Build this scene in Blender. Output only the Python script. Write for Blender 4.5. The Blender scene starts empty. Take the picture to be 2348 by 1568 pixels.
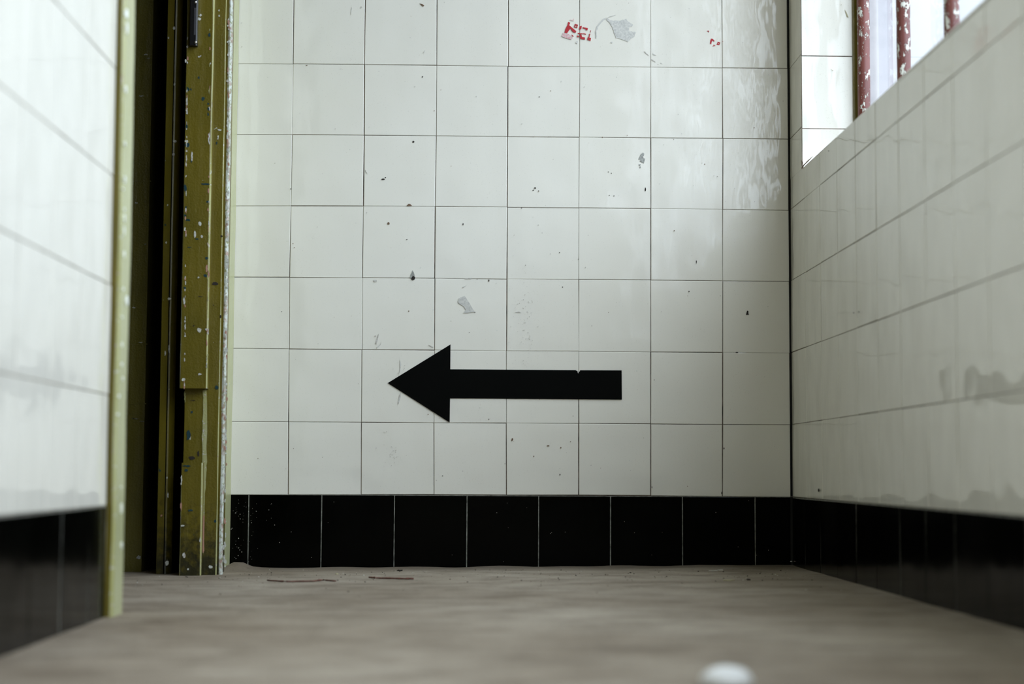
import bpy, bmesh, math, random
from mathutils import Vector, Matrix, noise
random.seed(7)
S = bpy.context.scene
# ------------------------------------------------------------------ camera
FPX = 3880.166; YAW, PITCH, ROLL = .01951, .07615, .00501
CAM = Vector((0, -3.505, .20056))
cy_, sy_, cp_, sp_, cr_, sr_ = math.cos(YAW), math.sin(YAW), math.cos(PITCH), math.sin(PITCH), math.cos(ROLL), math.sin(ROLL)
FW = Vector((sy_*cp_, cy_*cp_, sp_)); R0 = Vector((cy_, -sy_, 0)); U0 = R0.cross(FW)
RT = R0*cr_ + U0*sr_; UP = -R0*sr_ + U0*cr_
cd = bpy.data.cameras.new('camera'); cam = bpy.data.objects.new('camera', cd); S.collection.objects.link(cam)
cam.matrix_world = Matrix(((RT.x, UP.x, -FW.x, CAM.x), (RT.y, UP.y, -FW.y, CAM.y), (RT.z, UP.z, -FW.z, CAM.z), (0, 0, 0, 1)))
cd.sensor_width = 36; cd.lens = FPX*36/2348; cd.clip_start = .02
cd.dof.use_dof = True; cd.dof.focus_distance = 3.5; cd.dof.aperture_fstop = 2.8
S.camera = cam
# ------------------------------------------------------------------ sky, exposure
SKY = 2.0
w = bpy.data.worlds.new('overcast_sky'); S.world = w; w.use_nodes = True
bg = w.node_tree.nodes['Background']; bg.inputs[0].default_value = (.875, .985, 1.065, 1); bg.inputs[1].default_value = 1
_n = w.node_tree.nodes; _l = w.node_tree.links                       # overcast sky: zenith three times the horizon, darker ground
_tc = _n.new('ShaderNodeTexCoord'); _sp = _n.new('ShaderNodeSeparateXYZ'); _l.new(_tc.outputs['Generated'], _sp.inputs[0])
_mr = _n.new('ShaderNodeMapRange'); _mr.inputs[1].default_value = -.06; _mr.inputs[2].default_value = .02; _mr.inputs[3].default_value = .22; _mr.inputs[4].default_value = 1
_mx = _n.new('ShaderNodeMath'); _mx.operation = 'MAXIMUM'; _mx.inputs[1].default_value = 0; _l.new(_sp.outputs[2], _mx.inputs[0]); _l.new(_sp.outputs[2], _mr.inputs[0])
_ma = _n.new('ShaderNodeMath'); _ma.operation = 'MULTIPLY_ADD'; _ma.inputs[1].default_value = 2.2*SKY; _ma.inputs[2].default_value = SKY; _l.new(_mx.outputs[0], _ma.inputs[0])
_mm = _n.new('ShaderNodeMath'); _mm.operation = 'MULTIPLY'; _l.new(_ma.outputs[0], _mm.inputs[0]); _l.new(_mr.outputs[0], _mm.inputs[1]); 
_ay = _n.new('ShaderNodeMath'); _ay.operation = 'MULTIPLY_ADD'; _ay.inputs[1].default_value = -.68; _ay.inputs[2].default_value = 1; _l.new(_sp.outputs[1], _ay.inputs[0])   # sky brightened behind the camera, added to lift the back wall
_mz = _n.new('ShaderNodeMath'); _mz.operation = 'MULTIPLY'; _l.new(_mm.outputs[0], _mz.inputs[0]); _l.new(_ay.outputs[0], _mz.inputs[1]); _l.new(_mz.outputs[0], bg.inputs[1])
S.view_settings.view_transform = 'Standard'; S.view_settings.look = 'None'
S.view_settings.exposure = 0.27; S.view_settings.gamma = 1
S.cycles.max_bounces = 14; S.cycles.diffuse_bounces = 8; S.cycles.glossy_bounces = 6; S.cycles.transparent_max_bounces = 12
S.cycles.sample_clamp_indirect = 8
# room measures (metres): back wall Y=0, right wall X=XR, left wall X=XL
XR, XL, TD, ZC, YB = .651, -.503, .15, 2.9, -5.2
WT0, WT1, WZ0, WZ1, WX = .125, 4.72, .8145, 2.62, .757      # the window opening along the right wall
pl = bpy.data.lights.new('window_portal', 'AREA'); pl.shape = 'RECTANGLE'; pl.size = WT1-WT0; pl.size_y = WZ1-WZ0
pl.cycles.is_portal = True
po = bpy.data.objects.new('window_portal', pl); S.collection.objects.link(po)
po.location = (WX+.09, -(WT0+WT1)/2, (WZ0+WZ1)/2)
po.matrix_world = Matrix.Translation(po.location) @ Matrix(((0, 0, 1, 0), (1, 0, 0, 0), (0, 1, 0, 0), (0, 0, 0, 1)))

# ------------------------------------------------------------------ helpers
def ray(u, v): return FW*FPX + RT*(u-1174) - UP*(v-784)
def onY(u, v, Y=0.0): d = ray(u, v); return CAM + d*((Y-CAM.y)/d.y)
def onX(u, v, X): d = ray(u, v); return CAM + d*((X-CAM.x)/d.x)
def onZ(u, v, Z): d = ray(u, v); return CAM + d*((Z-CAM.z)/d.z)
def floor_z(x, y):
    x_ = max(-.9, min(.7, x))
    return -.001 + .0105*(x_+.47)/1.12 + .0028*min(1.7, -y)/1.2
def lin(r, g, b):
    f = lambda c: ((c/255+.055)/1.055)**2.4 if c > 10 else c/255/12.92
    return (f(r), f(g), f(b), 1)

def mat(name, col=(.5, .5, .5, 1), rough=.5, metal=0, spec=.5):
    m = bpy.data.materials.new(name); m.use_nodes = True
    b = m.node_tree.nodes['Principled BSDF']
    b.inputs['Base Color'].default_value = col; b.inputs['Roughness'].default_value = rough
    b.inputs['Metallic'].default_value = metal; b.inputs['Specular IOR Level'].default_value = spec
    return m
def nn(m, t, **k):
    n = m.node_tree.nodes.new(t)
    for a, v in k.items():
        if a in n.inputs: n.inputs[a].default_value = v
        else: setattr(n, a, v)
    return n
def ln(m, a, b): m.node_tree.links.new(a, b)
def coords(m, scale=(1, 1, 1)):
    g = nn(m, 'ShaderNodeNewGeometry'); mp = nn(m, 'ShaderNodeMapping'); mp.inputs['Scale'].default_value = scale
    ln(m, g.outputs['Position'], mp.inputs['Vector']); return mp.outputs[0]
def noise_n(m, vec, scale, detail=2, rough=.5):
    n = nn(m, 'ShaderNodeTexNoise'); n.inputs['Scale'].default_value = scale; n.inputs['Detail'].default_value = detail
    n.inputs['Roughness'].default_value = rough; ln(m, vec, n.inputs['Vector']); return n.outputs['Fac']
def ramp(m, fac, stops):
    r = nn(m, 'ShaderNodeValToRGB'); e = r.color_ramp.elements
    while len(e) < len(stops): e.new(.5)
    for k, (p, c) in enumerate(stops): e[k].position = p; e[k].color = c
    ln(m, fac, r.inputs[0]); return r.outputs[0]
def mixc(m, fac, a, b):
    x = nn(m, 'ShaderNodeMix'); x.data_type = 'RGBA'
    if hasattr(fac, 'is_output'): ln(m, fac, x.inputs[0])
    else: x.inputs[0].default_value = fac
    for s, i in ((a, 6), (b, 7)):
        if hasattr(s, 'is_output'): ln(m, s, x.inputs[i])
        else: x.inputs[i].default_value = s
    return x.outputs[2]
def bump(m, h, dist, strength=1, prev=None):
    b = nn(m, 'ShaderNodeBump'); b.inputs['Distance'].default_value = dist; b.inputs['Strength'].default_value = strength
    ln(m, h, b.inputs['Height'])
    if prev: ln(m, prev, b.inputs['Normal'])
    return b.outputs[0]
def P(m): return m.node_tree.nodes['Principled BSDF']
W1, K0 = (1, 1, 1, 1), (0, 0, 0, 1)

# ---- materials
def tile_mat(name, c1, c2, rough, wave):
    m = mat(name, c1, rough)
    v = coords(m)
    tint = ramp(m, noise_n(m, v, 2.2, 3), [(.35, c1), (.7, c2)])
    fine = ramp(m, noise_n(m, v, 420, 1), [(.27, (.72, .70, .66, 1)), (.31, W1)])       # pin-holes in the glaze
    x = nn(m, 'ShaderNodeMix'); x.data_type = 'RGBA'; x.blend_type = 'MULTIPLY'; x.inputs[0].default_value = .35
    ln(m, tint, x.inputs[6]); ln(m, fine, x.inputs[7]); ln(m, x.outputs[2], P(m).inputs['Base Color'])
    b1 = bump(m, noise_n(m, v, 9, 1), wave)
    b2 = bump(m, noise_n(m, coords(m, (1, 1, .35)), 42, 2), wave*.10, prev=b1)
    ln(m, b2, P(m).inputs['Normal'])
    r = ramp(m, noise_n(m, v, 5, 4, .6), [(.3, (rough,)*3+(1,)), (.75, (rough*1.8,)*3+(1,))])
    ln(m, r, P(m).inputs['Roughness'])
    return m
M = {}
M['tile'] = tile_mat('white_glazed_tile', (.80, .78, .70, 1), (.78, .755, .665, 1), .035, .0036)
M['btile'] = tile_mat('black_glazed_tile', (.0005, .0006, .0004, 1), (.0008, .0009, .0006, 1), .10, .0014)
P(M['btile']).inputs['Specular IOR Level'].default_value = .07
g = M['grout'] = mat('dirty_grout', (.1, .08, .06, 1), .9)
v = coords(g); ln(g, ramp(g, noise_n(g, v, 14, 4, .7), [(.38, (.035, .025, .018, 1)), (.6, (.20, .155, .12, 1))]), P(g).inputs['Base Color'])
g = M['bgrout'] = mat('grey_grout', (.2, .2, .17, 1), .9)
v = coords(g); ln(g, ramp(g, noise_n(g, v, 60, 3, .7), [(.35, (.10, .10, .08, 1)), (.65, (.30, .30, .26, 1))]), P(g).inputs['Base Color'])
M['corner'] = mat('corner_gap', (.01, .009, .007, 1), .95)
M['black'] = mat('black_vinyl', (.0006, .0008, .0005, 1), .5, spec=.06)
M['chip'] = mat('bare_chip', (.02, .015, .012, 1), .9)
M['bchip'] = mat('brown_chip', (.16, .10, .06, 1), .9)
def speck(name, ca, cb, sc, rough=.8):
    m = mat(name, ca, rough); v = coords(m)
    ln(m, ramp(m, noise_n(m, v, sc, 4, .75), [(.38, ca), (.6, cb)]), P(m).inputs['Base Color']); return m
M['residue'] = speck('adhesive_residue', (.47, .465, .43, 1), (.62, .61, .56, 1), 240, .6)
M['dresidue'] = speck('dark_residue', (.22, .22, .20, 1), (.40, .41, .38, 1), 260)
M['smear'] = speck('faint_smear', (.42, .38, .33, 1), (.62, .62, .58, 1), 200)
M['pale'] = mat('bare_tile_body', (.6, .58, .52, 1), .8)
M['red'] = mat('red_print', (.42, .002, .010, 1), .5)
M['pink'] = speck('scraped_red_print', (.62, .20, .22, 1), (.64, .60, .58, 1), 500)

def green(name, base, dark, chips=.70, under=(.50, .50, .40, 1), rough=.33, spots=True, grime=False, ns=55):
    m = mat(name, base, rough); v = coords(m); vs = coords(m, (1, 1, .16))
    c = ramp(m, noise_n(m, v, 7, 4, .6), [(.3, dark), (.65, base)])
    if grime:                                                    # worn dark dirt near the floor, a stain with ragged shape
        z = nn(m, 'ShaderNodeSeparateXYZ'); ln(m, v, z.inputs[0])
        a = nn(m, 'ShaderNodeMath', operation='MULTIPLY_ADD'); ln(m, z.outputs[2], a.inputs[0]); a.inputs[1].default_value = -3.2; a.inputs[2].default_value = .52
        b = nn(m, 'ShaderNodeMath', operation='ADD'); ln(m, a.outputs[0], b.inputs[0]); ln(m, noise_n(m, v, 70, 5, .7), b.inputs[1])
        gf = ramp(m, b.outputs[0], [(.60, K0), (1.0, W1)])
        c = mixc(m, gf, c, (.02, .018, .004, 1))
    n1 = noise_n(m, v, ns, 4, .62)
    if spots:
        tf = ramp(m, noise_n(m, v, 38, 3, .6), [(.715, K0), (.725, W1)])
        c = mixc(m, tf, c, (.004, .035, .04, 1))
    pf = ramp(m, n1, [(chips, K0), (chips+.012, W1)])
    cc = ramp(m, noise_n(m, v, 90, 2), [(.35, (.42, .30, .24, 1)), (.5, under), (.7, (.60, .63, .55, 1))])
    c = mixc(m, pf, c, cc)
    ln(m, c, P(m).inputs['Base Color'])
    b1 = bump(m, noise_n(m, v, 260, 3, .6), .0006)
    b2 = bump(m, noise_n(m, vs, 30, 3), .0025, prev=b1)
    b3 = bump(m, pf, .0006, prev=b2); ln(m, b3, P(m).inputs['Normal'])
    return m
GB, GD = (.142, .110, .009, 1), (.105, .084, .007, 1)
M['green'] = green('olive_gloss_paint', GB, GD, .73)
M['green_low'] = green('olive_gloss_paint_grimy', GB, GD, .71, grime=True)
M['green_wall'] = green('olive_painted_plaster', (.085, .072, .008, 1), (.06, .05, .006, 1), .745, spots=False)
M['green_lit'] = green('olive_gloss_paint_lit', (.47, .48, .27, 1), (.43, .44, .23, 1), .70, rough=.25, spots=False)  # lit copy of the olive paint, window light put into the colour
M['worn'] = green('worn_painted_edge', (.30, .31, .14, 1), (.40, .42, .28, 1), .42, (.62, .66, .60, 1), ns=190)
M['worn_lit_line'] = green('worn_lit_arris', (.36, .35, .13, 1), (.42, .42, .22, 1), .60, (.55, .50, .42, 1), ns=140)  # worn edges, with the light they catch painted into the base colour
M['cream'] = speck('bared_cream_undercoat', (.42, .40, .33, 1), (.66, .68, .62, 1), 300)
M['whitechip'] = mat('bared_white_undercoat', (.86, .88, .82, 1), .6)
M['teal'] = mat('old_teal_paint', (.003, .035, .042, 1), .5)
M['rose'] = mat('bared_pink_wood', (.45, .24, .17, 1), .8)
m = M['gap'] = bpy.data.materials.new('black_gap_shade'); m.use_nodes = True; m.node_tree.nodes.clear()  # near-black colour stands for the shade inside gaps and grooves
_o = m.node_tree.nodes.new('ShaderNodeOutputMaterial'); _d = m.node_tree.nodes.new('ShaderNodeBsdfDiffuse'); _d.inputs[0].default_value = (.004, .004, .0015, 1); m.node_tree.links.new(_d.outputs[0], _o.inputs[0])
M['metal'] = mat('black_japanned_metal', (.004, .004, .005, 1), .35)
M['gmetal'] = mat('worn_grey_metal', (.11, .11, .12, 1), .45, .7)
M['steel'] = mat('bright_steel', (.6, .6, .6, 1), .25, 1)
m = M['redbar'] = mat('chipped_red_paint', (.2, .03, .03, 1), .42)
v = coords(m, (1, 1, .5)); pf = ramp(m, noise_n(m, v, 95, 6, .72), [(.55, K0), (.57, W1)])
rc = ramp(m, noise_n(m, v, 20, 3), [(.3, (.11, .028, .021, 1)), (.7, (.19, .052, .038, 1))])
ln(m, mixc(m, pf, rc, (.68, .68, .60, 1)), P(m).inputs['Base Color']); ln(m, bump(m, pf, -.001), P(m).inputs['Normal'])
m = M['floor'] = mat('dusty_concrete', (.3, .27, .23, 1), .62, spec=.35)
v = coords(m); a = ramp(m, noise_n(m, v, 1.6, 5, .6), [(.36, (.245, .195, .14, 1)), (.66, (.41, .355, .28, 1))])
b = ramp(m, noise_n(m, coords(m, (1, 1.6, 1)), 9, 5, .65), [(.34, (.50, .46, .42, 1)), (.56, W1)])
c = ramp(m, noise_n(m, v, 190, 3, .7), [(.30, (.62, .6, .57, 1)), (.5, W1)])
x = nn(m, 'ShaderNodeMix'); x.data_type = 'RGBA'; x.blend_type = 'MULTIPLY'; x.inputs[0].default_value = .75; ln(m, a, x.inputs[6]); ln(m, b, x.inputs[7])
y = nn(m, 'ShaderNodeMix'); y.data_type = 'RGBA'; y.blend_type = 'MULTIPLY'; y.inputs[0].default_value = .7; ln(m, x.outputs[2], y.inputs[6]); ln(m, c, y.inputs[7])
# shade along the foot of the back wall painted into the floor colour, ragged edge
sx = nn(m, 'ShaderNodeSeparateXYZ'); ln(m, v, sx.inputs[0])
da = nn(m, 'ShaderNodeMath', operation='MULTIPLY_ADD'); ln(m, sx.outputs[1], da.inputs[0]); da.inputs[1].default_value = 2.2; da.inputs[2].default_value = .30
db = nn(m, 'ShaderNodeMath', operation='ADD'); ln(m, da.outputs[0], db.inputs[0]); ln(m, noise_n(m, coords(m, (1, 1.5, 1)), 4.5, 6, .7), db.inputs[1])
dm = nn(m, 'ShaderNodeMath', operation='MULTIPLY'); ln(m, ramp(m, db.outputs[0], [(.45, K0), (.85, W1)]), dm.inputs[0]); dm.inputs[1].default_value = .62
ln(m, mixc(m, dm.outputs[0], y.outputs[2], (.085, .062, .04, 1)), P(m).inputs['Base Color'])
b1 = bump(m, noise_n(m, v, 330, 3, .7), .0012); ln(m, bump(m, noise_n(m, v, 22, 4), .003, prev=b1), P(m).inputs['Normal'])
M['plaster'] = mat('cream_distemper', (.86, .80, .68, 1), .8)
M['twig'] = speck('dry_brown_twig', (.08, .028, .018, 1), (.19, .075, .05, 1), 200)
M['flake'] = mat('pale_flake', (.55, .52, .45, 1), .8)
M['creamchip'] = mat('cream_chip', (.42, .38, .24, 1), .8)
M['dark'] = mat('dark_crumb', (.03, .022, .016, 1), .9)
M['pebble'] = mat('white_stone', (.80, .81, .80, 1), .5)
m = M['glass'] = bpy.data.materials.new('window_glass'); m.use_nodes = True
nt = m.node_tree; nt.nodes.clear(); o = nt.nodes.new('ShaderNodeOutputMaterial'); mx = nt.nodes.new('ShaderNodeMixShader')
t = nt.nodes.new('ShaderNodeBsdfTransparent'); t.inputs[0].default_value = (.96, .97, 1, 1); gl = nt.nodes.new('ShaderNodeBsdfGlossy'); gl.inputs['Roughness'].default_value = .03
fr = nt.nodes.new('ShaderNodeLayerWeight'); fr.inputs['Blend'].default_value = .5; pw = nt.nodes.new('ShaderNodeMath'); pw.operation = 'POWER'; pw.inputs[1].default_value = 5
ml = nt.nodes.new('ShaderNodeMath'); ml.operation = 'MULTIPLY_ADD'; ml.inputs[1].default_value = .5; ml.inputs[2].default_value = .03
nt.links.new(fr.outputs['Facing'], pw.inputs[0]); nt.links.new(pw.outputs[0], ml.inputs[0]); nt.links.new(ml.outputs[0], mx.inputs[0]); nt.links.new(t.outputs[0], mx.inputs[1]); nt.links.new(gl.outputs[0], mx.inputs[2]); nt.links.new(mx.outputs[0], o.inputs[0])

# ---- mesh builder
class MB:
    def __init__(s): s.v = []; s.f = []; s.m = []; s.mats = []; s.sm = []
    def mi(s, m):
        if m not in s.mats: s.mats.append(m)
        return s.mats.index(m)
    def face(s, pts, m, smooth=False):
        n = len(s.v); s.v += [tuple(p) for p in pts]; s.f.append(list(range(n, n+len(pts)))); s.m.append(s.mi(m)); s.sm.append(smooth)
    def box(s, a, b, m):
        (x0, y0, z0), (x1, y1, z1) = a, b
        n = len(s.v); s.v += [(x, y, z) for x in (x0, x1) for y in (y0, y1) for z in (z0, z1)]
        for f in ((0, 1, 3, 2), (4, 6, 7, 5), (0, 4, 5, 1), (2, 3, 7, 6), (0, 2, 6, 4), (1, 5, 7, 3)):
            s.f.append([n+i for i in f]); s.m.append(s.mi(m)); s.sm.append(False)
    def prism(s, prof, z0, z1, mats, wob=0, closed=True, nz=1, seed=0):      # profile [(x,y)] swept along z, side k uses mats[k]
        n = len(s.v); k = len(prof)
        for j in range(nz+1):
            z = z0+(z1-z0)*j/nz
            for i, (x, y) in enumerate(prof):
                dx = wob*noise.noise(Vector((i*3.7+seed, z*9, 1.3))); dy = wob*noise.noise(Vector((i*2.1+seed, z*9, 7.7)))
                zz = z
                if j == 0 and z0 < .02: zz = floor_z(x, y)-.004
                s.v.append((x+dx, y+dy, zz))
        for j in range(nz):
            for i in range(k):
                i2 = (i+1) % k
                s.f.append([n+j*k+i, n+j*k+i2, n+(j+1)*k+i2, n+(j+1)*k+i]); s.m.append(s.mi(mats[i % len(mats)])); s.sm.append(False)
        s.f.append([n+i for i in range(k)][::-1]); s.m.append(s.mi(mats[0])); s.sm.append(False)
        s.f.append([n+nz*k+i for i in range(k)]); s.m.append(s.mi(mats[0])); s.sm.append(False)
    def slab(s, top, off, m):                       # polygon with thickness: top points and an offset vector to its back
        n = len(s.v); k = len(top); s.v += [tuple(p) for p in top] + [tuple(Vector(p)+off) for p in top]
        s.f.append(list(range(n, n+k))); s.m.append(s.mi(m)); s.sm.append(False)
        s.f.append(list(range(n+2*k-1, n+k-1, -1))); s.m.append(s.mi(m)); s.sm.append(False)
        for i in range(k):
            j = (i+1) % k; s.f.append([n+i, n+k+i, n+k+j, n+j]); s.m.append(s.mi(m)); s.sm.append(False)
    def tube(s, pts, rad, m, n=10):
        pts = [Vector(p) for p in pts]; b = len(s.v)
        for i, p in enumerate(pts):
            d = (pts[min(i+1, len(pts)-1)]-pts[max(i-1, 0)]).normalized()
            a = d.orthogonal().normalized(); c = d.cross(a); r = rad[i] if isinstance(rad, (list, tuple)) else rad
            for k in range(n):
                t_ = 2*math.pi*k/n; s.v.append(tuple(p + a*r*math.cos(t_) + c*r*math.sin(t_)))
        for i in range(len(pts)-1):
            for k in range(n):
                k2 = (k+1) % n; s.f.append([b+i*n+k, b+i*n+k2, b+(i+1)*n+k2, b+(i+1)*n+k]); s.m.append(s.mi(m)); s.sm.append(True)
        s.f.append([b+k for k in range(n)][::-1]); s.m.append(s.mi(m)); s.sm.append(False)
        s.f.append([b+(len(pts)-1)*n+k for k in range(n)]); s.m.append(s.mi(m)); s.sm.append(False)
    def build(s, name, parent=None, loc=None, recalc=True):
        me = bpy.data.meshes.new(name); L = Vector(loc) if loc else Vector((0, 0, 0))
        me.from_pydata([tuple(Vector(p)-L) for p in s.v], [], s.f)
        for m_ in s.mats: me.materials.append(m_)
        me.polygons.foreach_set('material_index', s.m); me.polygons.foreach_set('use_smooth', s.sm)
        if recalc:
            bm = bmesh.new(); bm.from_mesh(me); bmesh.ops.recalc_face_normals(bm, faces=bm.faces); bm.to_mesh(me); bm.free()
        me.update(); o = bpy.data.objects.new(name, me); S.collection.objects.link(o); o.location = L
        if parent: o.parent = parent; o.location = L-parent.location if loc else (-parent.location)
        return o
def struct(o): o['kind'] = 'structure'; return o
def tag(o, label, cat, group=None):
    o['label'] = label; o['category'] = cat
    if group: o['group'] = group
    return o
def empty(name, loc=(0, 0, 0)):
    o = bpy.data.objects.new(name, None); S.collection.objects.link(o); o.location = loc; o.empty_display_size = .05; return o

# tiles on a plane: O + U*a + V*b, facing N
class Plane:
    def __init__(s, O, U, V, N): s.O, s.U, s.V, s.N = map(Vector, (O, U, V, N))
    def __call__(s, a, b, h=0): return s.O + s.U*a + s.V*b + s.N*h
def tile(mb, pn, quad, m, j=.0008, bev=.0008, tilt=.00022, sides=(1, 1, 1, 1), lift=0, dep=.004, extra=(0, 0, 0, 0)):
    # quad: four (a,b) corners counter-clockwise from low-low; sides = which edges (bottom,right,top,left) keep a joint
    (a0, b0), (a1, b1), (a2, b2), (a3, b3) = quad
    L, Rr, T, B = (j*sides[3]+extra[3]), (j*sides[1]+extra[1]), (j*sides[2]+extra[2]), (j*sides[0]+extra[0])
    q = [(a0+L, b0+B), (a1-Rr, b1+B), (a2-Rr, b2-T), (a3+L, b3-T)]
    c = [(bev*sides[3], bev*sides[0]), (-bev*sides[1], bev*sides[0]), (-bev*sides[1], -bev*sides[2]), (bev*sides[3], -bev*sides[2])]
    cl = lambda q: max(-.0003, min(.0003, q)); tx, tz = cl(random.gauss(0, tilt)), cl(random.gauss(0, tilt)); h = [-tx-tz, tx-tz, tx+tz, -tx+tz]
    base = lift + abs(tx)+abs(tz)
    n = len(mb.v)
    for (a, b), (ca, cb), hh in zip(q, c, h): mb.v.append(tuple(pn(a+ca, b+cb, hh+base)))
    for (a, b), hh in zip(q, h): mb.v.append(tuple(pn(a, b, hh+base-.0006)))
    for (a, b), hh in zip(q, h): mb.v.append(tuple(pn(a, b, -dep)))
    mb.f.append([n, n+1, n+2, n+3]); mb.m.append(mb.mi(m)); mb.sm.append(False)
    for k in range(4):
        k2 = (k+1) % 4
        mb.f.append([n+4+k, n+4+k2, n+k2, n+k]); mb.m.append(mb.mi(m)); mb.sm.append(False)
        mb.f.append([n+8+k, n+8+k2, n+4+k2, n+4+k]); mb.m.append(mb.mi(m)); mb.sm.append(False)
def jj(s=.0005): return random.uniform(-s, s)
def rect(a0, a1, b0, b1): return [(a0, b0), (a1, b0), (a1, b1), (a0, b1)]

# jagged flat marks, tiny thickness, on a plane given by fn(u, v) -> point
def jag(pts, amp, sub=4, seed=0):
    out = []; n = len(pts)
    for i in range(n):
        p, q = pts[i], pts[(i+1) % n]; L = math.hypot(q[0]-p[0], q[1]-p[1])
        for k in range(sub):
            t_ = k/sub; x, y = p[0]+(q[0]-p[0])*t_, p[1]+(q[1]-p[1])*t_
            rr = random.Random(hash((round(x*7), round(y*7), seed)))
            out.append((x+rr.uniform(-amp, amp), y+rr.uniform(-amp, amp)))
    return out
def mark(mb, pts, fn, m, off=Vector((0, 0.0004, 0))):
    e = off.normalized()*random.uniform(0, .00025); mb.slab([fn(u, v)-e for u, v in pts], off, m)
def spot(u, v, w_, h_, n=9, rot=0):
    out = []
    for k in range(n):
        a = 2*math.pi*k/n; r = random.uniform(.7, 1.15); x, y = math.cos(a)*w_/2*r, math.sin(a)*h_/2*r
        out.append((u+x*math.cos(rot)-y*math.sin(rot), v+x*math.sin(rot)+y*math.cos(rot)))
    return out

# ================================================================== SETTING
# ---- floor
mb = MB(); nx, ny = 150, 190
xs = [-1.9+ (2.7)*i/nx for i in range(nx+1)]; ys = [0.03-6.5*(j/ny)**1.7 for j in range(ny+1)]
ctr = onZ(541, 1304, 0)
for y in ys:
    for x in xs:
        z = floor_z(x, y) + .0009*noise.noise(Vector((x*7, y*7, 0))) + .0004*noise.noise(Vector((x*40, y*25, 3)))
        z += .015*math.exp(-((x+.488)/.024)**2-((y+.03)/.05)**2)      # mound of dust in the corner by the frame
        if y > -.06: z += .0025*max(0, (y+.06)/.06)*(.5+noise.noise(Vector((x*12, 0, 0))))
        mb.v.append((x, y, z))
for j in range(ny):
    for i in range(nx):
        a = j*(nx+1)+i; mb.f.append([a, a+nx+1, a+nx+2, a+1]); mb.m.append(0); mb.sm.append(True)
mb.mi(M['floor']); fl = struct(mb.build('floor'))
# ---- ceiling
mb = MB(); mb.box((-1.9, YB-.1, ZC), (.86, .12, ZC+.1), M['plaster']); struct(mb.build('ceiling'))

# ---- back wall, measured joints (the tiles are laid a little unevenly)
rows = {7: [(672, 147), (836, 148), (1001, 150), (1165, 152), (1329, 153), (1492, 154), (1656, 156)],
        6: [(670, 309), (835, 310), (1000, 311.5), (1164, 313), (1328, 314.5), (1492, 316), (1657, 317)],
        5: [(667, 472), (833, 472), (998, 473.5), (1163, 475), (1327, 476.5), (1492, 478), (1657, 480)],
        4: [(664, 636), (831, 637), (997, 638), (1162, 640), (1327, 641), (1492, 642), (1657, 644)],
        3: [(663, 800), (830, 801.5), (996, 803), (1161, 804.5), (1327, 805.5), (1492, 807), (1657, 808)],
        2: [(662, 967), (828.5, 968), (995, 969.5), (1161, 970), (1327, 971), (1492, 972), (1657, 973)],
        1: [(661, 1134), (828, 1134), (995, 1134), (1161, 1135), (1327, 1135), (1492, 1136), (1657, 1138)]}
corner = {7: (1811, 157), 6: (1813, 319), 5: (1815, 482), 4: (1815, 645), 3: (1815, 809.5), 2: (1815, 974), 1: (1815, 1139)}
LX = -.5118
grid = {}
for k, ps in rows.items():
    g_ = [onY(u, v) for u, v in ps]; c_ = onY(*corner[k]); z0 = g_[0].z - (g_[1].z-g_[0].z)*.9
    grid[k] = [(LX, z0)] + [(p.x, p.z) for p in g_] + [(.6478, c_.z)]
for k in range(8, 21):
    grid[k] = [(x+jj(), TD*k+jj(.0003)) for x, z in grid[7]]; grid[k][0] = (LX, TD*k); grid[k][-1] = (.6478, TD*k)
BK = Plane((0, 0, 0), (1, 0, 0), (0, 0, 1), (0, -1, 0))
mb = MB(); mb.box((-.56, .0016, -.06), (.80, .14, ZC), M['grout'])
for k in range(1, 20):
    for c in range(8):
        q = [grid[k][c], grid[k][c+1], grid[k+1][c+1], grid[k+1][c]]
        if k >= 7: q = [(a, b) for a, b in q]
        q = [(a+jj(.0004), b+jj(.0003)) for a, b in q]
        ex = (random.uniform(-.0004, .0002), random.uniform(-.0003, .0005), random.uniform(-.0004, .0002), random.uniform(-.0003, .0003))
        tile(mb, BK, q, M['tile'], j=.0006, extra=ex)
# chips, smears and residue on the glazed face
F = lambda u, v: onY(u, v, -.0012)
CH = [(948, 325, 8, 5), (969, 176, 3.5, 4), (1062, 514, 3, 5.5), (1121, 643, 3.5, 7), (1290, 658, 3.5, 3.5), (1283, 579, 2.6, 2.6), (1205, 608, 2, 2), (1243, 534, 2, 2), (1089, 716, 3, 3),
      (1480, 434, 3, 12), (1597, 600, 2.4, 9), (1580, 668, 4, 3), (1500, 871, 2.6, 2.6), (1121, 961, 3, 3), (1284, 1088, 3.5, 4.5), (1690, 808, 9, 3), (1015, 1091, 3, 3),
      (1314, 954, 2, 2), (1076, 762, 2, 2), (1034, 736, 2, 2), (1326, 594, 2, 2.5), (1094, 640, 2.5, 2), (1196, 477, 4, 2), (1395, 394, 3, 2), (1402, 397, 3, 2), (1408, 449, 3, 2), (1397, 448, 3, 2),
      (1237, 222, 4, 2), (1235, 437, 3, 1.5), (667, 433, 2.5, 3), (646, 714, 3, 1.5), (1660, 1028, 3, 6), (1655, 1130, 3, 9), (1495, 1117, 2, 8), (1227, 431, 5, 4), (1223, 436, 5, 2), (878, 411, 12, 4), (884, 407, 4, 3), (933, 549, 4, 2), (1327, 853, 0.1, 0.1)]
for u, v_, a, b in CH: mark(mb, spot(u, v_, a*.8, b*.85), F, M['chip'])
mark(mb, [(1711, 720), (1713, 712), (1716, 713), (1716, 719), (1718, 721), (1711, 722)], F, M['chip'])
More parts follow.
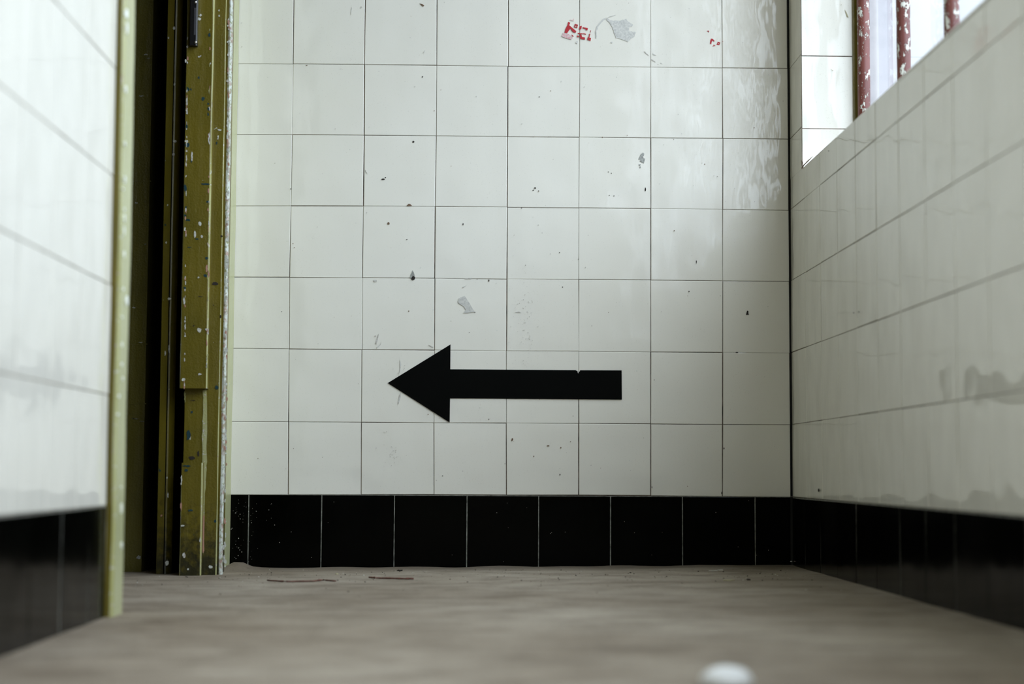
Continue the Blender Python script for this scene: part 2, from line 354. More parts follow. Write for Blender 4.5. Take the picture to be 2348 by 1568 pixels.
for p in ([(932, 472), (937, 467), (941, 468), (945, 472)], [(962, 8), (968, 9), (973, 13), (970, 15), (965, 11)], spot(1175, 1007, 4.5, 6), spot(1174, 1010, 3, 2), spot(1257, 1022, 6, 3), spot(1286, 1026, 3, 4), spot(1224, 1046, 2.5, 3), spot(703, 150, 5, 2), spot(891, 512, 6, 6), spot(1546, 529, 2.5, 3)): mark(mb, p, F, M['bchip'])
mark(mb, jag([(940, 637), (943, 628), (946, 619), (949, 624), (952, 637), (949, 641)], .8, 3), F, M['dresidue'])
mark(mb, jag([(943, 640), (945, 635), (949, 632), (952, 637), (951, 640), (947, 642)], .6, 2), lambda u, v: onY(u, v, -.0017), M['chip'])
mark(mb, jag([(1391, 42), (1402, 47), (1417, 48), (1436, 43), (1440, 50), (1452, 57), (1442, 64), (1445, 72), (1457, 74), (1456, 84), (1440, 95), (1430, 92), (1412, 87), (1408, 74), (1401, 58), (1392, 47)], 1.4, 4), F, M['residue'])
mark(mb, jag([(1390, 40), (1380, 45), (1370, 58), (1365, 70), (1366, 87), (1368, 87), (1368, 72), (1374, 58), (1384, 47), (1392, 42)], .7, 3), F, M['residue'])
mark(mb, jag([(1392, 40), (1402, 36), (1413, 34), (1402, 38)], .3, 2), F, M['residue'])
mark(mb, spot(1403, 97, 5, 4), F, M['residue']); mark(mb, spot(1323, 97, 5, 7), F, M['residue'])
mark(mb, jag([(1470, 353), (1474, 350), (1478, 352), (1474, 360), (1479, 364), (1477, 374), (1472, 372), (1467, 369), (1471, 364), (1468, 366), (1463, 365)], .5, 2), F, M['dresidue'])
mark(mb, spot(1467, 378, 5, 4), F, M['dresidue']); mark(mb, spot(1468, 383, 3, 5), F, M['dresidue'])
mark(mb, jag([(1066, 678), (1078, 698), (1090, 716), (1062, 717), (1068, 710), (1060, 700), (1050, 694), (1052, 684)], .9, 4), F, M['residue'])
for p in ([(1060, 658), (1070, 654), (1062, 660)], [(1066, 638), (1082, 637), (1082, 639), (1068, 640)], [(1180, 716), (1190, 714), (1195, 717)], spot(860, 644, 9, 6), [(1478, 117), (1488, 127), (1487, 128), (1477, 119)], [(1496, 121), (1505, 127), (1498, 126)], [(1494, 135), (1504, 142), (1503, 143), (1493, 137)], [(1515, 143), (1519, 147), (1514, 146)],
          [(861, 786), (867, 768), (869, 764), (868, 770), (863, 790)], [(863, 797), (873, 788), (875, 782), (873, 790), (864, 799)],
          [(912, 925), (915, 907), (919, 899), (918, 912), (914, 927)], [(917, 824), (920, 835), (918, 850), (914, 860), (917, 845), (916, 832)], [(804, 31), (806, 16), (807, 18), (805, 34)], [(971, 120), (974, 115), (975, 116), (972, 122)],
          [(983, 790), (994, 795), (993, 797), (984, 792)], [(838, 389), (843, 398), (842, 399), (837, 391)], spot(828, 17, 4, 5)): mark(mb, jag(p, .25, 2), F, M['smear'])
for (uc, vc, sp_u, sp_v, n_) in ((905, 1043, 9, 13, 26), (1205, 750, 16, 40, 60), (880, 990, 6, 3, 6), (915, 860, 8, 22, 16), (1700, 330, 60, 60, 8), (1200, 640, 20, 60, 16)):
    for i in range(n_): s_ = random.uniform(.9, 2.0); mark(mb, spot(random.gauss(uc, sp_u), random.gauss(vc, sp_v), s_, s_, 6), F, M['smear'])
for i in range(170): s_ = random.uniform(.8, 2.2); mark(mb, spot(random.uniform(550, 1800), random.uniform(5, 1125), s_, s_*random.uniform(.6, 1.6), 6), F, M['smear'] if i % 3 else M['bchip'])
# dark gap in the right corner
mb.box((.6470, -.0012, .152), (.6508, .004, ZC), M['corner'])
# ragged grout line above the black row
struct(mb.build('wall_back'))
mb = MB(); mb.box((-.56, .0001, -.06), (.65, .0012, .1505), M['bgrout'])
bj = [LX] + [onY(u, 1215).x for u in (569.5, 737, 904, 1070.5, 1235, 1400, 1565, 1731.5)] + [.6485]
for c in range(9):
    tile(mb, BK, [(bj[c]+jj(.0003), -.05), (bj[c+1]+jj(.0003), -.05), (bj[c+1], .1502), (bj[c], .1502)], M['btile'], j=.0010, lift=.0005, dep=.006)
for i in range(60): s_ = random.choice((.7, .8, 1, 1.8)); mark(mb, spot(528+abs(random.gauss(0, 45)), random.uniform(1140, 1290), s_, s_, 6), lambda u, v: onY(u, v, -.0026), M['flake'])
for i in range(25): s_ = random.choice((1, 1.4)); mark(mb, spot(random.uniform(600, 1800), random.uniform(1140, 1290), s_, s_, 6), lambda u, v: onY(u, v, -.0026), M['flake'])
mb.box((.6462, -.0040, -.02), (.6512, .004, .150), M['corner'])
struct(mb.build('baseboard_back'))

# ---- right wall with the window opening; plane coordinates a = distance from the back wall, b = height
RW = Plane((XR, 0, 0), (.0029, -1, 0), (0, 0, 1), (-1, 0, 0))
def wallbox(mb, pn, a0, a1, b0, b1, m, t0=.0035, t1=.11):
    p = [pn(a, b, -h) for h in (t0, t1) for a, b in rect(a0, a1, b0, b1)]
    n = len(mb.v); mb.v += [tuple(q) for q in p]
    for f in ((0, 1, 2, 3), (7, 6, 5, 4), (0, 4, 5, 1), (1, 5, 6, 2), (2, 6, 7, 3), (3, 7, 4, 0)): mb.f.append([n+i for i in f]); mb.m.append(mb.mi(m)); mb.sm.append(False)
mb = MB()
for a0, a1, b0, b1 in ((0, WT0, -.06, ZC), (WT0, -YB, -.06, WZ0), (WT0, WT1, WZ1, ZC), (WT1, -YB, WZ0, ZC)): wallbox(mb, RW, a0, a1, b0, b1, M['grout'], .0009, .105)
js = [.0036] + [.154+TD*i for i in range(41)]
rj = [[a+jj(.0006) for a in js] for _ in range(20)]
for k in range(1, 20):
    for i in range(len(js)-1):
        a0, a1 = rj[k][i], rj[k][i+1]; b0, b1 = TD*k+jj(.0003), TD*(k+1)+jj(.0003)
        T_ = M['tile']; kw = dict(tilt=.00022, j=.0005, extra=(0, .0007, 0, .0007))
        if a1 <= WT0 or b1 <= WZ0 or b0 >= WZ1 or a0 >= WT1: tile(mb, RW, rect(a0, a1, b0, b1), T_, **kw); continue
        if b0 < WZ0: tile(mb, RW, rect(a0, a1, b0, WZ0-.0005), T_, sides=(1, 1, 1 if a0 >= WT0 else 0, 1), tilt=.0001, extra=(0, .0003, 0, .0003))
        if b1 > WZ1: tile(mb, RW, rect(a0, a1, WZ1, b1), T_, **kw)
        m0, m1 = max(b0, WZ0-.0005), min(b1, WZ1)
        if a0 < WT0: tile(mb, RW, rect(a0, WT0-.001, m0, m1), T_, sides=(1 if m0 == b0 else 0, 1, 1, 1), tilt=.0001)
        if a1 > WT1: tile(mb, RW, rect(WT1, a1, m0, m1), T_, **kw)
# tiled reveal facing the camera side, sill, and the far reveal
RV = Plane((XR, -WT0, 0), (1, 0, 0), (0, 0, 1), (0, -1, 0))
zl = [WZ0, .8965] + [.8965+TD*i for i in range(1, 12)] + [WZ1]
for i in range(len(zl)-1): tile(mb, RV, rect(.0012, WX-XR, zl[i], zl[i+1]), M['tile'], j=.0005, sides=(1, 0, 1, 1), tilt=.0002)
SL = Plane((XR, 0, WZ0), (1, 0, 0), (0, -1, 0), (0, 0, 1))
for i in range(31): tile(mb, SL, rect(.0012, WX-XR, WT0+TD*i, min(WT1, WT0+TD*(i+1))), M['tile'], tilt=.0001)
F2 = lambda u, v: onX(u, v, XR-.0014)
for u, v_, a, b in ((1877, 1124, 3, 8), (1900, 346, 2.5, 2), (1957, 717, 3, 3), (1969, 715, 3, 3)): mark(mb, spot(u, v_, a, b), F2, M['chip'], Vector((.0004, 0, 0)))
for p in ([(1838, 367), (1841, 373), (1840, 378), (1838, 380)], [(1838, 383), (1846, 374), (1864, 358), (1846, 377), (1838, 388)]): mark(mb, jag(p, .5, 3), F2, M['bchip'], Vector((.0004, 0, 0)))
for p in ([(1937, 22), (1941, 28), (1946, 40), (1942, 39)], [(1904, 158), (1911, 162), (1910, 163)], spot(1929, 11, 2, 2)): mark(mb, p, lambda u, v: onY(u, v, -WT0-.0016), M['creamchip'])
struct(mb.build('wall_right'))
mb = MB(); wallbox(mb, RW, .0, -YB, -.06, .1495, M['bgrout'], -.0005, .004)
for i in range(len(js)-1):
    a0, a1 = (js[i]-.019 if i else .0025), js[i+1]-.019
    tile(mb, RW, rect(a0, a1, -.05, .149), M['btile'], j=.0011, extra=(0, .0005, 0, .0005), lift=.001, tilt=.0003)
for u, v_ in ((1814, 1287),): mark(mb, spot(u, v_, 5, 3), lambda u, v: onY(u, v, -.004), M['flake'])
struct(mb.build('baseboard_right'))

# ---- left wall, ends at the doorway
DT0, DT1 = 0.245, 1.197        # doorway between these distances from the back wall
LW = Plane((XL, 0, 0), (0, -1, 0), (0, 0, 1), (1, 0, 0))
mb = MB(); wallbox(mb, LW, DT1-.05, -YB, -.06, ZC, M['grout'], .0009, .22); wallbox(mb, LW, 0, DT1-.05, 2.15, ZC, M['grout'], .0009, .22)
ljs = [DT1, 1.222] + [1.222+.1465*i for i in range(1, 36)]
for k in range(1, 20):
    for i in range(len(ljs)-1):
        tile(mb, LW, rect(ljs[i]+jj(.0004)*(i > 0), ljs[i+1]+jj(.0004), TD*k+.001, TD*(k+1)+.001), M['tile'], j=.0006, tilt=.00015, extra=(0, .0006, 0, .0006))
struct(mb.build('wall_left'))
mb = MB(); wallbox(mb, LW, DT1-.03, -YB, -.06, .1505, M['bgrout'], -.0005, .004)
bls = [DT1, 1.222] + [1.295+.145*i for i in range(0, 34)]
for i in range(len(bls)-1): tile(mb, LW, rect(bls[i], bls[i+1], -.05, .1505), M['btile'], j=.0010, extra=(0, .0012, 0, .0012), lift=.001, tilt=.0003)
struct(mb.build('baseboard_left'))
# ---- rear wall behind the viewer
mb = MB(); mb.box((-1.9, YB-.1, -.06), (.86, YB, ZC), M['plaster']); struct(mb.build('wall_rear'))
# ---- painted passage beyond the doorway
mb = MB(); BKG = -.105
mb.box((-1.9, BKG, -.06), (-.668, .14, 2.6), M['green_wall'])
mb.box((-.668, -.012, -.06), (-.56, .14, 2.6), M['gap'])
for i, (z, x0) in enumerate(((.33, -.70), (.31, -.72), (.19, -.71), (.45, -.70), (.62, -.72), (.78, -.70), (.93, -.71))):      # trowel ridges of the plaster courses
    mb.prism([(x0, BKG+.001), (x0, BKG-.0012), (x0+.035, BKG-.0006), (x0+.035, BKG+.001)], z, z+.002, [M['green_wall']])
FP = lambda u, v: onY(u, v, BKG-.0005)
for u, v_, a, b in ((335, 125, 9, 5), (325, 220, 14, 3), (312, 465, 6, 5), (318, 1278, 11, 14), (310, 960, 16, 3), (326, 966, 12, 2), (340, 134, 6, 3), (307, 705, 6, 5), (323, 785, 8, 3), (333, 560, 3, 3)): mark(mb, jag(spot(u, v_, a, b*.6), 1.2, 3), FP, M['dresidue'])
mb.box((-1.9, YB, -.06), (-1.8, BKG, 2.6), M['green_wall'])
mb.box((-1.8, YB, -.06), (XL-.22, -1.45, 2.6), M['green_wall'])
mb.box((-1.9, YB, 2.6), (XL-.2, .14, 2.7), M['green_wall'])
struct(mb.build('wall_passage'))

# ---- window
win = struct(empty('window_1', (WX, -(WT0+WT1)/2, WZ0)))
mb = MB()
for a0, a1, b0, b1 in ((WT0, WT0+.006, WZ0, WZ1), (WT1-.012, WT1, WZ0, WZ1)): mb.box((WX, -a1, b0), (WX+.012, -a0, b1), M['green'])
mb.box((WX, -WT1, WZ0-.06), (WX+.06, -WT0, WZ0+.006), M['green']); mb.box((WX, -WT1, WZ1-.006), (WX+.06, -WT0, WZ1+.06), M['green'])
mb.build('window_frame', win)
M['render'] = speck('lilac_grey_render', (.42, .41, .42, 1), (.48, .465, .475, 1), 12)
mb = MB(); mb.box((WX+.026, -.117, WZ0-.1), (WX+.085, .06, WZ1+.1), M['render']); mb.build('outer_reveal', win)
mb = MB(); mb.box((WX+.050, -WT1, WZ0), (WX+.054, -WT0, WZ1), M['glass']); mb.build('pane', win)
gr = tag(empty('window_grille', (WX+.018, -.468, WZ0)), 'row of upright red round window bars, paint flaking to cream, above the tiled sill', 'window bars')
for i in range(15):
    t_ = (.145 if i == 0 else .152)+.314*i; mb = MB(); zz = [WZ0+(WZ1-WZ0)*k/60 for k in range(61)]
    r_ = [.0128+.0007*noise.noise(Vector((i*5., z*25, 0))) for z in zz]
    mb.tube([(WX+.018+.0008*noise.noise(Vector((i, z*6, 2))), -t_+.0008*noise.noise(Vector((i, z*6, 5))), z) for z in zz], r_, M['redbar'], 16)
    mb.build('bar', gr)
for z in (WZ0-.001, WZ1-.007):
    mb = MB(); mb.box((WX+.010, -WT1+.013, z), (WX+.026, -WT0-.008, z+.008), M['redbar']); mb.build('rail', gr)

# ---- door frame in the left wall: near post and far jamb
dr = struct(empty('door_1', (XL, -.7, 0)))
# near casing: stands 11 mm proud of the tiles
PX, PT0, PT1 = -.4915, DT1-.003, 1.128
mb = MB()
mb.prism([(-.520, -PT0), (PX-.004, -PT0), (PX-.0012, -PT0+.0012), (PX, -PT0+.004), (PX+.0002, -PT1-.006), (PX-.003, -PT1-.001), (PX-.006, -PT1), (-.520, -PT1)], 0, 2.2,
         [M['green'], M['worn_lit_line'], M['worn_lit_line'], M['green_lit'], M['worn_lit_line'], M['green'], M['green'], M['green']], wob=.0016, nz=90, seed=3)
for u, v_, a, b in ((289, 30, 9, 22), (290, 66, 10, 34), (287, 205, 9, 17), (285, 412, 10, 18), (284, 500, 8, 18), (283, 528, 8, 22), (283, 583, 10, 16), (289, 690, 20, 24), (281, 662, 9, 9), (278, 727, 8, 8), (278, 790, 8, 12), (277, 835, 9, 9), (280, 868, 7, 10), (271, 908, 8, 10), (268, 950, 6, 6), (277, 1166, 11, 24), (277, 1250, 10, 18), (276, 1117, 7, 7), (285, 330, 7, 12), (284, 480, 7, 9), (276, 430, 6, 5)):
    fn = lambda u, v: onX(u, v, PX+.0018)
    p = onX(u, v_, PX)
    c = [(Vector((PX+.0006, -PT0+.0015, p.z)))]
    k_ = spot(0, 0, a*.0006*1.6, b*.00060, 9)
    yy = max(p.y, -PT0+.003)
    mb.slab([Vector((PX+.0006+.0009*math.exp(-((yy+x_)+PT0)/.004*0), min(yy+x_, -PT1), p.z+z_)) if yy+x_ > -PT0 else Vector((PX-.0006, -PT0-.0006, p.z+z_)) for x_, z_ in k_], Vector((-.002, .0006, 0)), M['whitechip'])
mb.build('casing', dr)
# inner reveal of the near post (hidden from the photo's view, needed for the opening)
mb = MB(); mb.prism([(-.52, -1.18), (-.52, -1.128), (-.70, -1.128), (-.70, -1.18)], 0, 2.2, [M['green']]); mb.build('jamb_board', dr)
# far jamb, boards face the camera; widths from the photograph at their own depth
def X_at(u, v, t_): return onY(u, v, -t_).x
xa0, xa1 = X_at(420, 500, .245), X_at(478, 500, .245)
xb1 = X_at(510.5, 500, .222); xc0 = X_at(373, 500, .190)
xg, xe = X_at(391.5, 500, .19), X_at(408, 500, .18)
C_ = [(xe, -.03), (xc0+.004, -.03), (xc0, -.182), (xc0+.002, -.189), (xg-.0008, -.190), (xg-.0004, -.172), (xg+.0010, -.172), (xg+.0014, -.190), (xe-.008, -.189), (xe, -.172)]
mb = MB(); mb.prism(C_, 0, 2.2, [M['green_low'], M['green'], M['worn_lit_line'], M['green_low'], M['gap'], M['gap'], M['gap'], M['green_low'], M['green_low'], M['gap']], wob=.0002, nz=80, seed=11)
FC = lambda u, v: onY(u, v, -.1906)
for u, v_, a, b, m_ in ((400, 193, 4, 7, 'cream'), (399, 65, 6, 9, 'smear'), (401, 324, 9, 6, 'cream'), (386, 87, 5, 5, 'cream'), (389, 685, 9, 7, 'cream'), (384, 470, 3, 4, 'cream'), (381, 556, 4, 7, 'cream'), (388, 800, 3, 18, 'cream'), (385, 1135, 3, 16, 'cream'), (383, 1290, 10, 14, 'cream'), (370, 1182, 5, 5, 'rose'), (383, 1095, 3, 5, 'cream'), (379, 810, 4, 12, 'cream'), (398, 355, 5, 9, 'smear')):
    mark(mb, jag(spot(u, v_, a, b), .6, 2), FC, M[m_])
mb.build('jamb_board', dr)
# board B, continuous to the floor
mb = MB(); mb.prism([(xa0+.02, -.10), (xa0+.006, -.222), (xb1-.0012, -.222), (xb1, -.2205), (xb1, -.12)], 0, 2.2, [M['green_low'], M['green_low'], M['worn_lit_line'], M['green_low'], M['green_low']], wob=.0009, nz=80, seed=23)
FB = lambda u, v: onY(u, v, -.2226)
for u, v_, a, b, m_ in ((502, 24, 4, 4, 'cream'), (502, 36, 4, 6, 'cream'), (497, 328, 3, 8, 'teal'), (500, 316, 3, 12, 'cream'), (503, 298, 9, 5, 'cream'), (508, 542, 6, 6, 'dark'), (493, 650, 14, 7, 'chip'), (497, 888, 9, 10, 'teal'), (489, 700, 2, 3, 'dark'), (506, 725, 4, 8, 'chip'), (494, 1195, 6, 8, 'teal'), (483, 1300, 10, 9, 'cream')):
    mark(mb, jag(spot(u, v_, a, b), .6, 2), FB, M[m_])
# recessed patch where the stop board is missing: a flaking pink-cream streak
mark(mb, jag([(466, 895), (474, 893), (474, 1060), (472, 1100), (468, 1180), (467, 1270), (464, 1235), (463, 1150), (462, 1105), (464, 1050), (463, 1000), (466, 940)], 1.0, 5), FB, M['worn_lit_line'])
mark(mb, jag([(464, 1185), (469, 1180), (468, 1262), (465, 1268)], .7, 4), lambda u, v: onY(u, v, -.2230), M['rose'])
for u, v_, a, b, m_ in ((432, 998, 10, 24, 'teal'), (440, 945, 5, 6, 'teal'), (455, 1040, 5, 16, 'chip'), (440, 1050, 16, 9, 'chip'), (424, 910, 3, 30, 'worn_lit_line'), (436, 1000, 3, 8, 'dark'), (442, 918, 14, 1.5, 'dark'), (469, 958, 6, 8, 'teal')): mark(mb, jag(spot(u, v_, a, b), .9, 2), FB, M[m_])
mb.build('jamb_board', dr)
# stop board A (upper), its foot piece, both proud of B, arrises painted lighter where they catch light
def stop(z0, z1, u0, u1, t_, mats, seed):
    x0, x1 = X_at(u0, 600 if z0 > .2 else 1200, t_), X_at(u1, 600 if z0 > .2 else 1200, t_); mb = MB()
    mb.prism([(x0+.002, -.205), (x0, -t_+.002), (x0+.0015, -t_), (x1-.0002, -t_), (x1+.0010, -t_+.0005), (x1+.0028, -t_+.006), (x1+.0028, -.205)], z0, z1, mats, wob=.0010, nz=70, seed=seed)
    return mb
zs = onY(445, 890, -.245).z; zf = onY(440, 1061, -.245).z
mb = stop(zs, 2.2, 417.5, 476.5, .245, [M['green'], M['worn_lit_line'], M['green'], M['green'], M['worn_lit_line'], M['green'], M['green']], 31)
FA = lambda u, v: onY(u, v, -.2456)
for u, v_, a, b, m_ in ((466, 226, 8, 10, 'teal'), (477, 238, 5, 5, 'teal'), (478, 250, 4, 9, 'teal'), (477, 262, 4, 7, 'teal'), (480, 80, 5, 10, 'teal'), (456, 178, 4, 7, 'teal'), (460, 35, 6, 6, 'cream'), (458, 44, 8, 7, 'cream'), (470, 422, 22, 5, 'teal'), (428, 290, 6, 10, 'teal'), (430, 333, 12, 10, 'teal'), (440, 360, 6, 26, 'smear'), (439, 368, 3, 12, 'teal'), (425, 430, 6, 16, 'teal'), (428, 324, 8, 8, 'cream'),
                        (458, 513, 9, 12, 'cream'), (447, 537, 5, 20, 'cream'), (463, 542, 5, 7, 'smear'), (451, 548, 8, 3, 'teal'), (434, 567, 10, 2, 'teal'), (474, 592, 7, 6, 'teal'), (471, 632, 9, 7, 'teal'), (474, 615, 5, 20, 'rose'), (455, 636, 5, 4, 'cream'), (424, 660, 6, 6, 'teal'), (422, 690, 5, 20, 'smear'), (457, 757, 10, 11, 'cream'), (473, 755, 6, 6, 'cream'), (421, 870, 9, 8, 'cream'), (458, 858, 9, 5, 'smear'), (425, 500, 4, 10, 'rose'), (424, 525, 5, 8, 'cream'),
                        (456, 130, 6, 4, 'smear'), (460, 128, 3, 3, 'smear'), (426, 140, 5, 8, 'smear'), (444, 747, 3, 4, 'chip'), (459, 680, 12, 2, 'chip'), (476, 462, 5, 5, 'teal'), (426, 475, 4, 6, 'teal')):
    mark(mb, jag(spot(u, v_, a, b), .8, 2), FA, M[m_])
# ragged light chips along the left arris of the stop board
for i in range(46): v_ = random.uniform(60, 885); u_ = 430-(v_/1000)*9; mark(mb, jag(spot(u_+random.uniform(0, 1.5), v_, random.uniform(1.5, 4), random.uniform(4, 16)), .6, 2), FA, M[random.choice(('cream', 'smear', 'smear', 'rose'))])
for i in range(34): v_ = random.uniform(60, 885); u_ = 483-(v_/1000)*9; mark(mb, jag(spot(u_+random.uniform(-2, 1), v_, random.uniform(2, 4), random.uniform(4, 18)), .6, 2), FA, M[random.choice(('cream', 'smear', 'worn_lit_line', 'rose'))])
mb.build('stop_board', dr)
mb = stop(0, zf, 413, 458.5, .243, [M['green_low'], M['worn_lit_line'], M['green_low'], M['green_low'], M['worn_lit_line'], M['green_low'], M['green_low']], 47)
for u, v_, a, b, m_ in ((428, 1068, 20, 4, 'teal'), (427, 1078, 9, 7, 'teal'), (422, 1272, 7, 14, 'smear'), (419, 1205, 9, 4, 'cream'), (459, 1238, 4, 14, 'cream'), (437, 1170, 12, 6, 'teal'), (431, 1305, 5, 4, 'cream'), (416, 1100, 3, 26, 'cream'), (415, 1160, 3, 20, 'rose')):
    mark(mb, jag(spot(u, v_, a, b), .8, 2), lambda u, v: onY(u, v, -.2436), M[m_])
mb.build('stop_board', dr)
# casing against the back wall: worn front edge, face towards the window painted as lit
xk = X_at(517.5, 500, .212)
mb = MB()
mb.prism([(xb1-.004, -.10), (xb1-.002, -.2105), (xk-.001, -.2112), (xk+.0022, -.212), (xk+.0046, -.2085), (xk+.0054, -.203), (xk*.3-.0092-.3548, -.06), (-.5085, -.0009), (-.53, -.001)], 0, 2.2,
         [M['green_low'], M['green_low'], M['worn'], M['worn'], M['worn'], M['green_lit'], M['green_lit'], M['green'], M['green']], wob=.0010, nz=110, seed=61)
for i in range(110):
    v_ = random.uniform(5, 1300); u_ = 525.5-(v_/1000)*7.5
    mark(mb, jag(spot(u_+random.uniform(-3.2, 2), v_, random.uniform(2.5, 5), random.uniform(4, 16), 11), .3, 1), lambda u, v: onY(u, v, -.2126), M[random.choice(('cream', 'cream', 'cream', 'smear', 'rose', 'worn'))])
mb.build('casing', dr)
# black hinge plate near the top of the stop board
mb = MB(); x0, x1 = X_at(434, 60, .258), X_at(452, 60, .258); z0 = onY(445, 104, -.258).z
mb.prism([(x0, -.244), (x0, -.256), (x0+.002, -.258), (x1-.002, -.258), (x1, -.2565), (x1, -.244)], z0, z0+.30, [M['metal']])
hp = mb.build('hinge_plate', dr)
hp['label'] = 'black metal hinge plate screwed to the green frame'
mb = MB(); a, b = onY(444.5, 80, -.2586), onY(449.5, 18, -.2586); mb.box((a.x, -.2590, a.z), (b.x, -.2575, b.z), M['gmetal']); mb.build('leaf', hp).location = (0, 0, 0)
mb = MB(); mb.box((x1-.0002, -.2562, z0+.006), (x1+.0006, -.2480, z0+.29), M['steel']); mb.build('edge_strip', hp).location = (0, 0, 0)
for v_ in (97, 5):
    c = onY(448, v_, -.2585); mb = MB(); mb.tube([c+Vector((0, .002, 0)), c, c+Vector((0, -.0012, 0)), c+Vector((0, -.0018, 0))], [.0030, .0030, .0024, .0008], M['steel'], 14); mb.build('screw', hp).location = (0, 0, 0)

# ================================================================== THINGS
# ---- arrow
A = [(889, 878), (1033, 789.5), (1032.5, 846.5), (1320, 848.5), (1322, 850), (1324, 850.5), (1325, 855), (1326.5, 856), (1327.5, 852), (1329.5, 851.5), (1330, 848.7), (1425.5, 849), (1426, 916), (1032, 913), (1031, 968.5)]
mb = MB(); pts = [onY(u, v_, -.0018) for u, v_ in A]; mb.slab(pts, Vector((0, .0005, 0)), M['black'])
c = onY(1160, 880, 0); o = mb.build('arrow_sign', loc=c)
tag(o, 'large black left-pointing arrow stuck flat on the white tiled wall', 'arrow sign')
# ---- remnants of red print on the tiles (peeled, no readable characters left)
Z5 = lambda L: [(1200+x/3.92, y/3.92) for x, y in L]
def ring(mb, out, inn, fn, m):
    n = len(out)
    for i in range(n): mb.slab([fn(*out[i]), fn(*out[(i+1) % n]), fn(*inn[(i+1) % n]), fn(*inn[i])], Vector((0, .0006, 0)), m)
FS = lambda u, v: onY(u, v, -.0015)
mb = MB()
for L in ([(378, 262), (396, 226), (403, 196), (420, 204), (412, 232), (424, 258), (392, 300), (370, 295)], [(412, 226), (440, 250), (476, 280), (470, 294), (448, 290), (428, 262), (410, 240)], [(508, 235), (526, 233), (520, 262), (504, 268)],
          [(534, 242), (580, 254), (578, 272), (560, 270), (562, 260), (534, 255)], [(490, 294), (534, 300), (532, 308), (488, 304)], [(508, 310), (520, 308), (534, 345), (512, 345)], [(520, 330), (556, 338), (552, 356), (514, 350)], [(538, 298), (564, 304), (562, 311), (538, 306)],
          [(580, 332), (608, 341), (604, 368), (575, 358)], [(594, 300), (602, 305), (596, 334), (588, 328)], [(434, 308), (452, 326), (446, 330), (436, 320)], [(484, 318), (500, 322), (500, 336), (484, 332)], [(604, 272), (609, 274), (607, 292), (603, 290)]):
    mark(mb, jag(Z5(L), .35, 3), FS, M['red'], Vector((0, .0006, 0)))
ring(mb, Z5([(464, 214), (492, 222), (484, 252), (456, 244)]), Z5([(469, 227), (481, 230), (476, 242), (466, 240)]), FS, M['red'])
mark(mb, jag(Z5([(342, 322), (358, 296), (392, 300), (424, 318), (444, 342), (432, 354), (392, 345), (356, 334)]), .6, 4), lambda u, v: onY(u, v, -.0015), M['pink'], Vector((0, .0004, 0)))
for L in ([(418, 176), (455, 186), (454, 190), (418, 180)], [(452, 168), (456, 170), (444, 186), (441, 184)]): mark(mb, Z5(L), FS, M['pink'], Vector((0, .0004, 0)))
tag(mb.build('sticker_remnant', loc=onY(1325, 73, 0)), 'larger torn patch of red print on the wall tiles, beside grey residue', 'sticker')
mb = MB()
for L in ([(1686, 346), (1704, 350), (1720, 368), (1712, 374), (1700, 366), (1692, 380), (1690, 398), (1678, 392), (1680, 368)], [(1650, 280), (1662, 274), (1670, 282), (1668, 290), (1660, 284)], [(1790, 368), (1796, 372), (1792, 376)]): mark(mb, jag(Z5(L), .3, 3), FS, M['red'], Vector((0, .0006, 0)))
ring(mb, Z5([(1748, 374), (1770, 382), (1762, 406), (1736, 402)]), Z5([(1752, 387), (1758, 389), (1754, 396), (1747, 394)]), FS, M['red'])
ring(mb, Z5([(1712, 400), (1728, 412), (1700, 418)]), Z5([(1713, 406), (1718, 411), (1708, 413)]), FS, M['red'])
tag(mb.build('sticker_remnant', loc=onY(1636, 90, 0)), 'small scattered flecks of red print on the tile nearest the right corner', 'sticker')

# ---- bits on the floor
def onfloor(u, v, h=0):
    p = onZ(u, v, .004)
    for _ in range(4): p = onZ(u, v, floor_z(p.x, p.y)+h)
    return p
def twig(uv, r, label):
    cs = [onfloor(u, v, r) for u, v in uv]; pts = []
    for i in range(len(cs)-1):
        for k in range(5):
            p = cs[i].lerp(cs[i+1], k/5); pts.append(p+Vector((0, .0006*noise.noise(p*60), .0004*noise.noise(p*90))))
    pts.append(cs[-1]); rad = [r*(.75+.35*abs(noise.noise(p*150))+(.35 if (i % 9) == 4 else 0)) for i, p in enumerate(pts)]
    mb = MB(); mb.tube(pts, rad, M['twig'], 8); k = cs[0].copy(); k.z = floor_z(k.x, k.y)
    return tag(mb.build('twig', loc=k), label, 'twig', 'twigs on the floor by the back wall')
twig([(613, 1330), (657, 1333), (717, 1332), (742, 1329), (770, 1332)], .0015, 'longer thin reddish brown twig on the concrete floor, nearer the green door frame')
twig([(846, 1323), (862, 1324.5), (915, 1326), (948, 1326.5)], .0018, 'shorter darker brown twig lying on the concrete floor, right of the longer one')
def chip(name, u, v, w_, d_, h_, m, label, cat, group=None, rot=0, curl=0):
    p = onfloor(u, v); pts = spot(0, 0, w_, d_, 9, rot); mb = MB(); z = floor_z(p.x, p.y)
    mb.slab([Vector((p.x+a, p.y+b, z+h_+curl*a)) for a, b in pts], Vector((0, 0, -h_-abs(curl)*w_-.0006)), m)
    return tag(mb.build(name, loc=(p.x, p.y, z)), label, cat, group)
chip('paint_flake', 1636, 1309, .020, .016, .0012, M['flake'], 'thin pale curled paint flake on the floor close to the back wall', 'paint flake', curl=.05)
chip('paint_flake', 1652, 1308, .011, .012, .0022, M['flake'], 'tiny white paint flake touching the right end of a thin curled flake', 'paint flake', curl=.1)
chip('wood_chip', 1671, 1331, .020, .022, .0016, M['creamchip'], 'cream wood chip on the floor, in front of the white flakes', 'wood chip', rot=-.5)
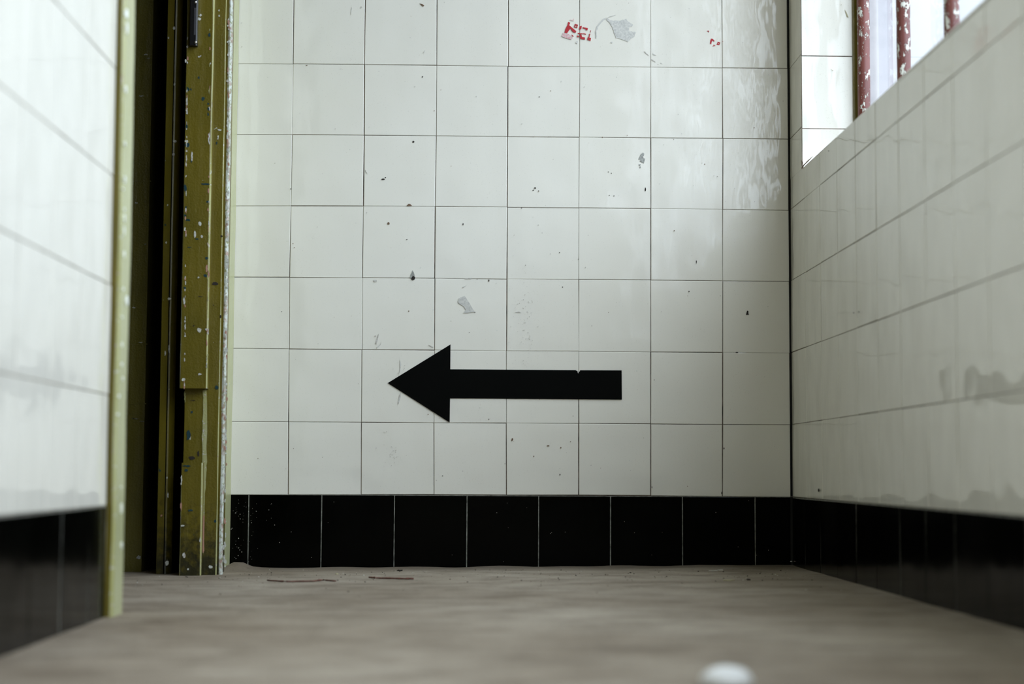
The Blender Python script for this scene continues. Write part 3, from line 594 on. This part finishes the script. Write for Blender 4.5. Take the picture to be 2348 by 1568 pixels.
chip('wood_chip', 1716, 1330, .007, .02, .0022, M['dark'], 'dark brown crumb of wood on the floor right of the cream chip', 'wood chip')
chip('wood_chip', 917, 1309, .012, .012, .0022, M['dark'], 'small dark curled splinter on the floor below the black tiles', 'wood chip', curl=.1)
chip('paint_flake', 772, 1316, .007, .012, .0016, M['creamchip'], 'small beige paint flake between the two twigs and the wall', 'paint flake')
chip('paint_flake', 834, 1320, .0028, .006, .0020, M['flake'], 'white speck of paint beside the left end of the shorter twig', 'paint flake')
chip('paint_flake', 1802, 1296, .004, .006, .0020, M['flake'], 'white crumb of paint on the floor in the right corner', 'paint flake')
mb = MB()
for i in range(420):
    u, v_ = random.uniform(300, 1980), 1306+abs(random.gauss(0, 22)); p = onfloor(u, v_)
    if p.x > .63 or p.y > -.02 or p.x < -.9: continue
    if p.x < -.46 and p.y > -.26: continue
    s_ = random.choice((.0006, .0008, .0010, .0015)); z = floor_z(p.x, p.y)+.0002
    mb.slab([Vector((p.x+a, p.y+b, z+s_*.7)) for a, b in spot(0, 0, s_*1.6, s_*1.6, 6)], Vector((0, 0, -s_*.9)), M[('dark', 'floor', 'flake', 'dark', 'floor')[i % 5]])
o = mb.build('floor_grit'); o['kind'] = 'stuff'; o['label'] = 'fine grit and crumbs scattered on the concrete floor near the walls'; o['category'] = 'grit'
# ---- white pebble close to the camera
p = onfloor(1668, 1580); bm = bmesh.new(); bmesh.ops.create_icosphere(bm, subdivisions=4, radius=1)
for v_ in bm.verts:
    d = v_.co.normalized(); s_ = 1+.10*noise.noise(d*1.3)
    v_.co = Vector((d.x*.023*s_, d.y*.020*s_, max(-.009, d.z*.0125*s_)))
for f_ in bm.faces: f_.smooth = True
me = bpy.data.meshes.new('pebble'); bm.to_mesh(me); bm.free(); me.materials.append(M['pebble'])
o = bpy.data.objects.new('pebble', me); S.collection.objects.link(o); o.location = (p.x, p.y, floor_z(p.x, p.y)+.008)
tag(o, 'smooth white pebble out of focus on the floor at the bottom edge', 'pebble')
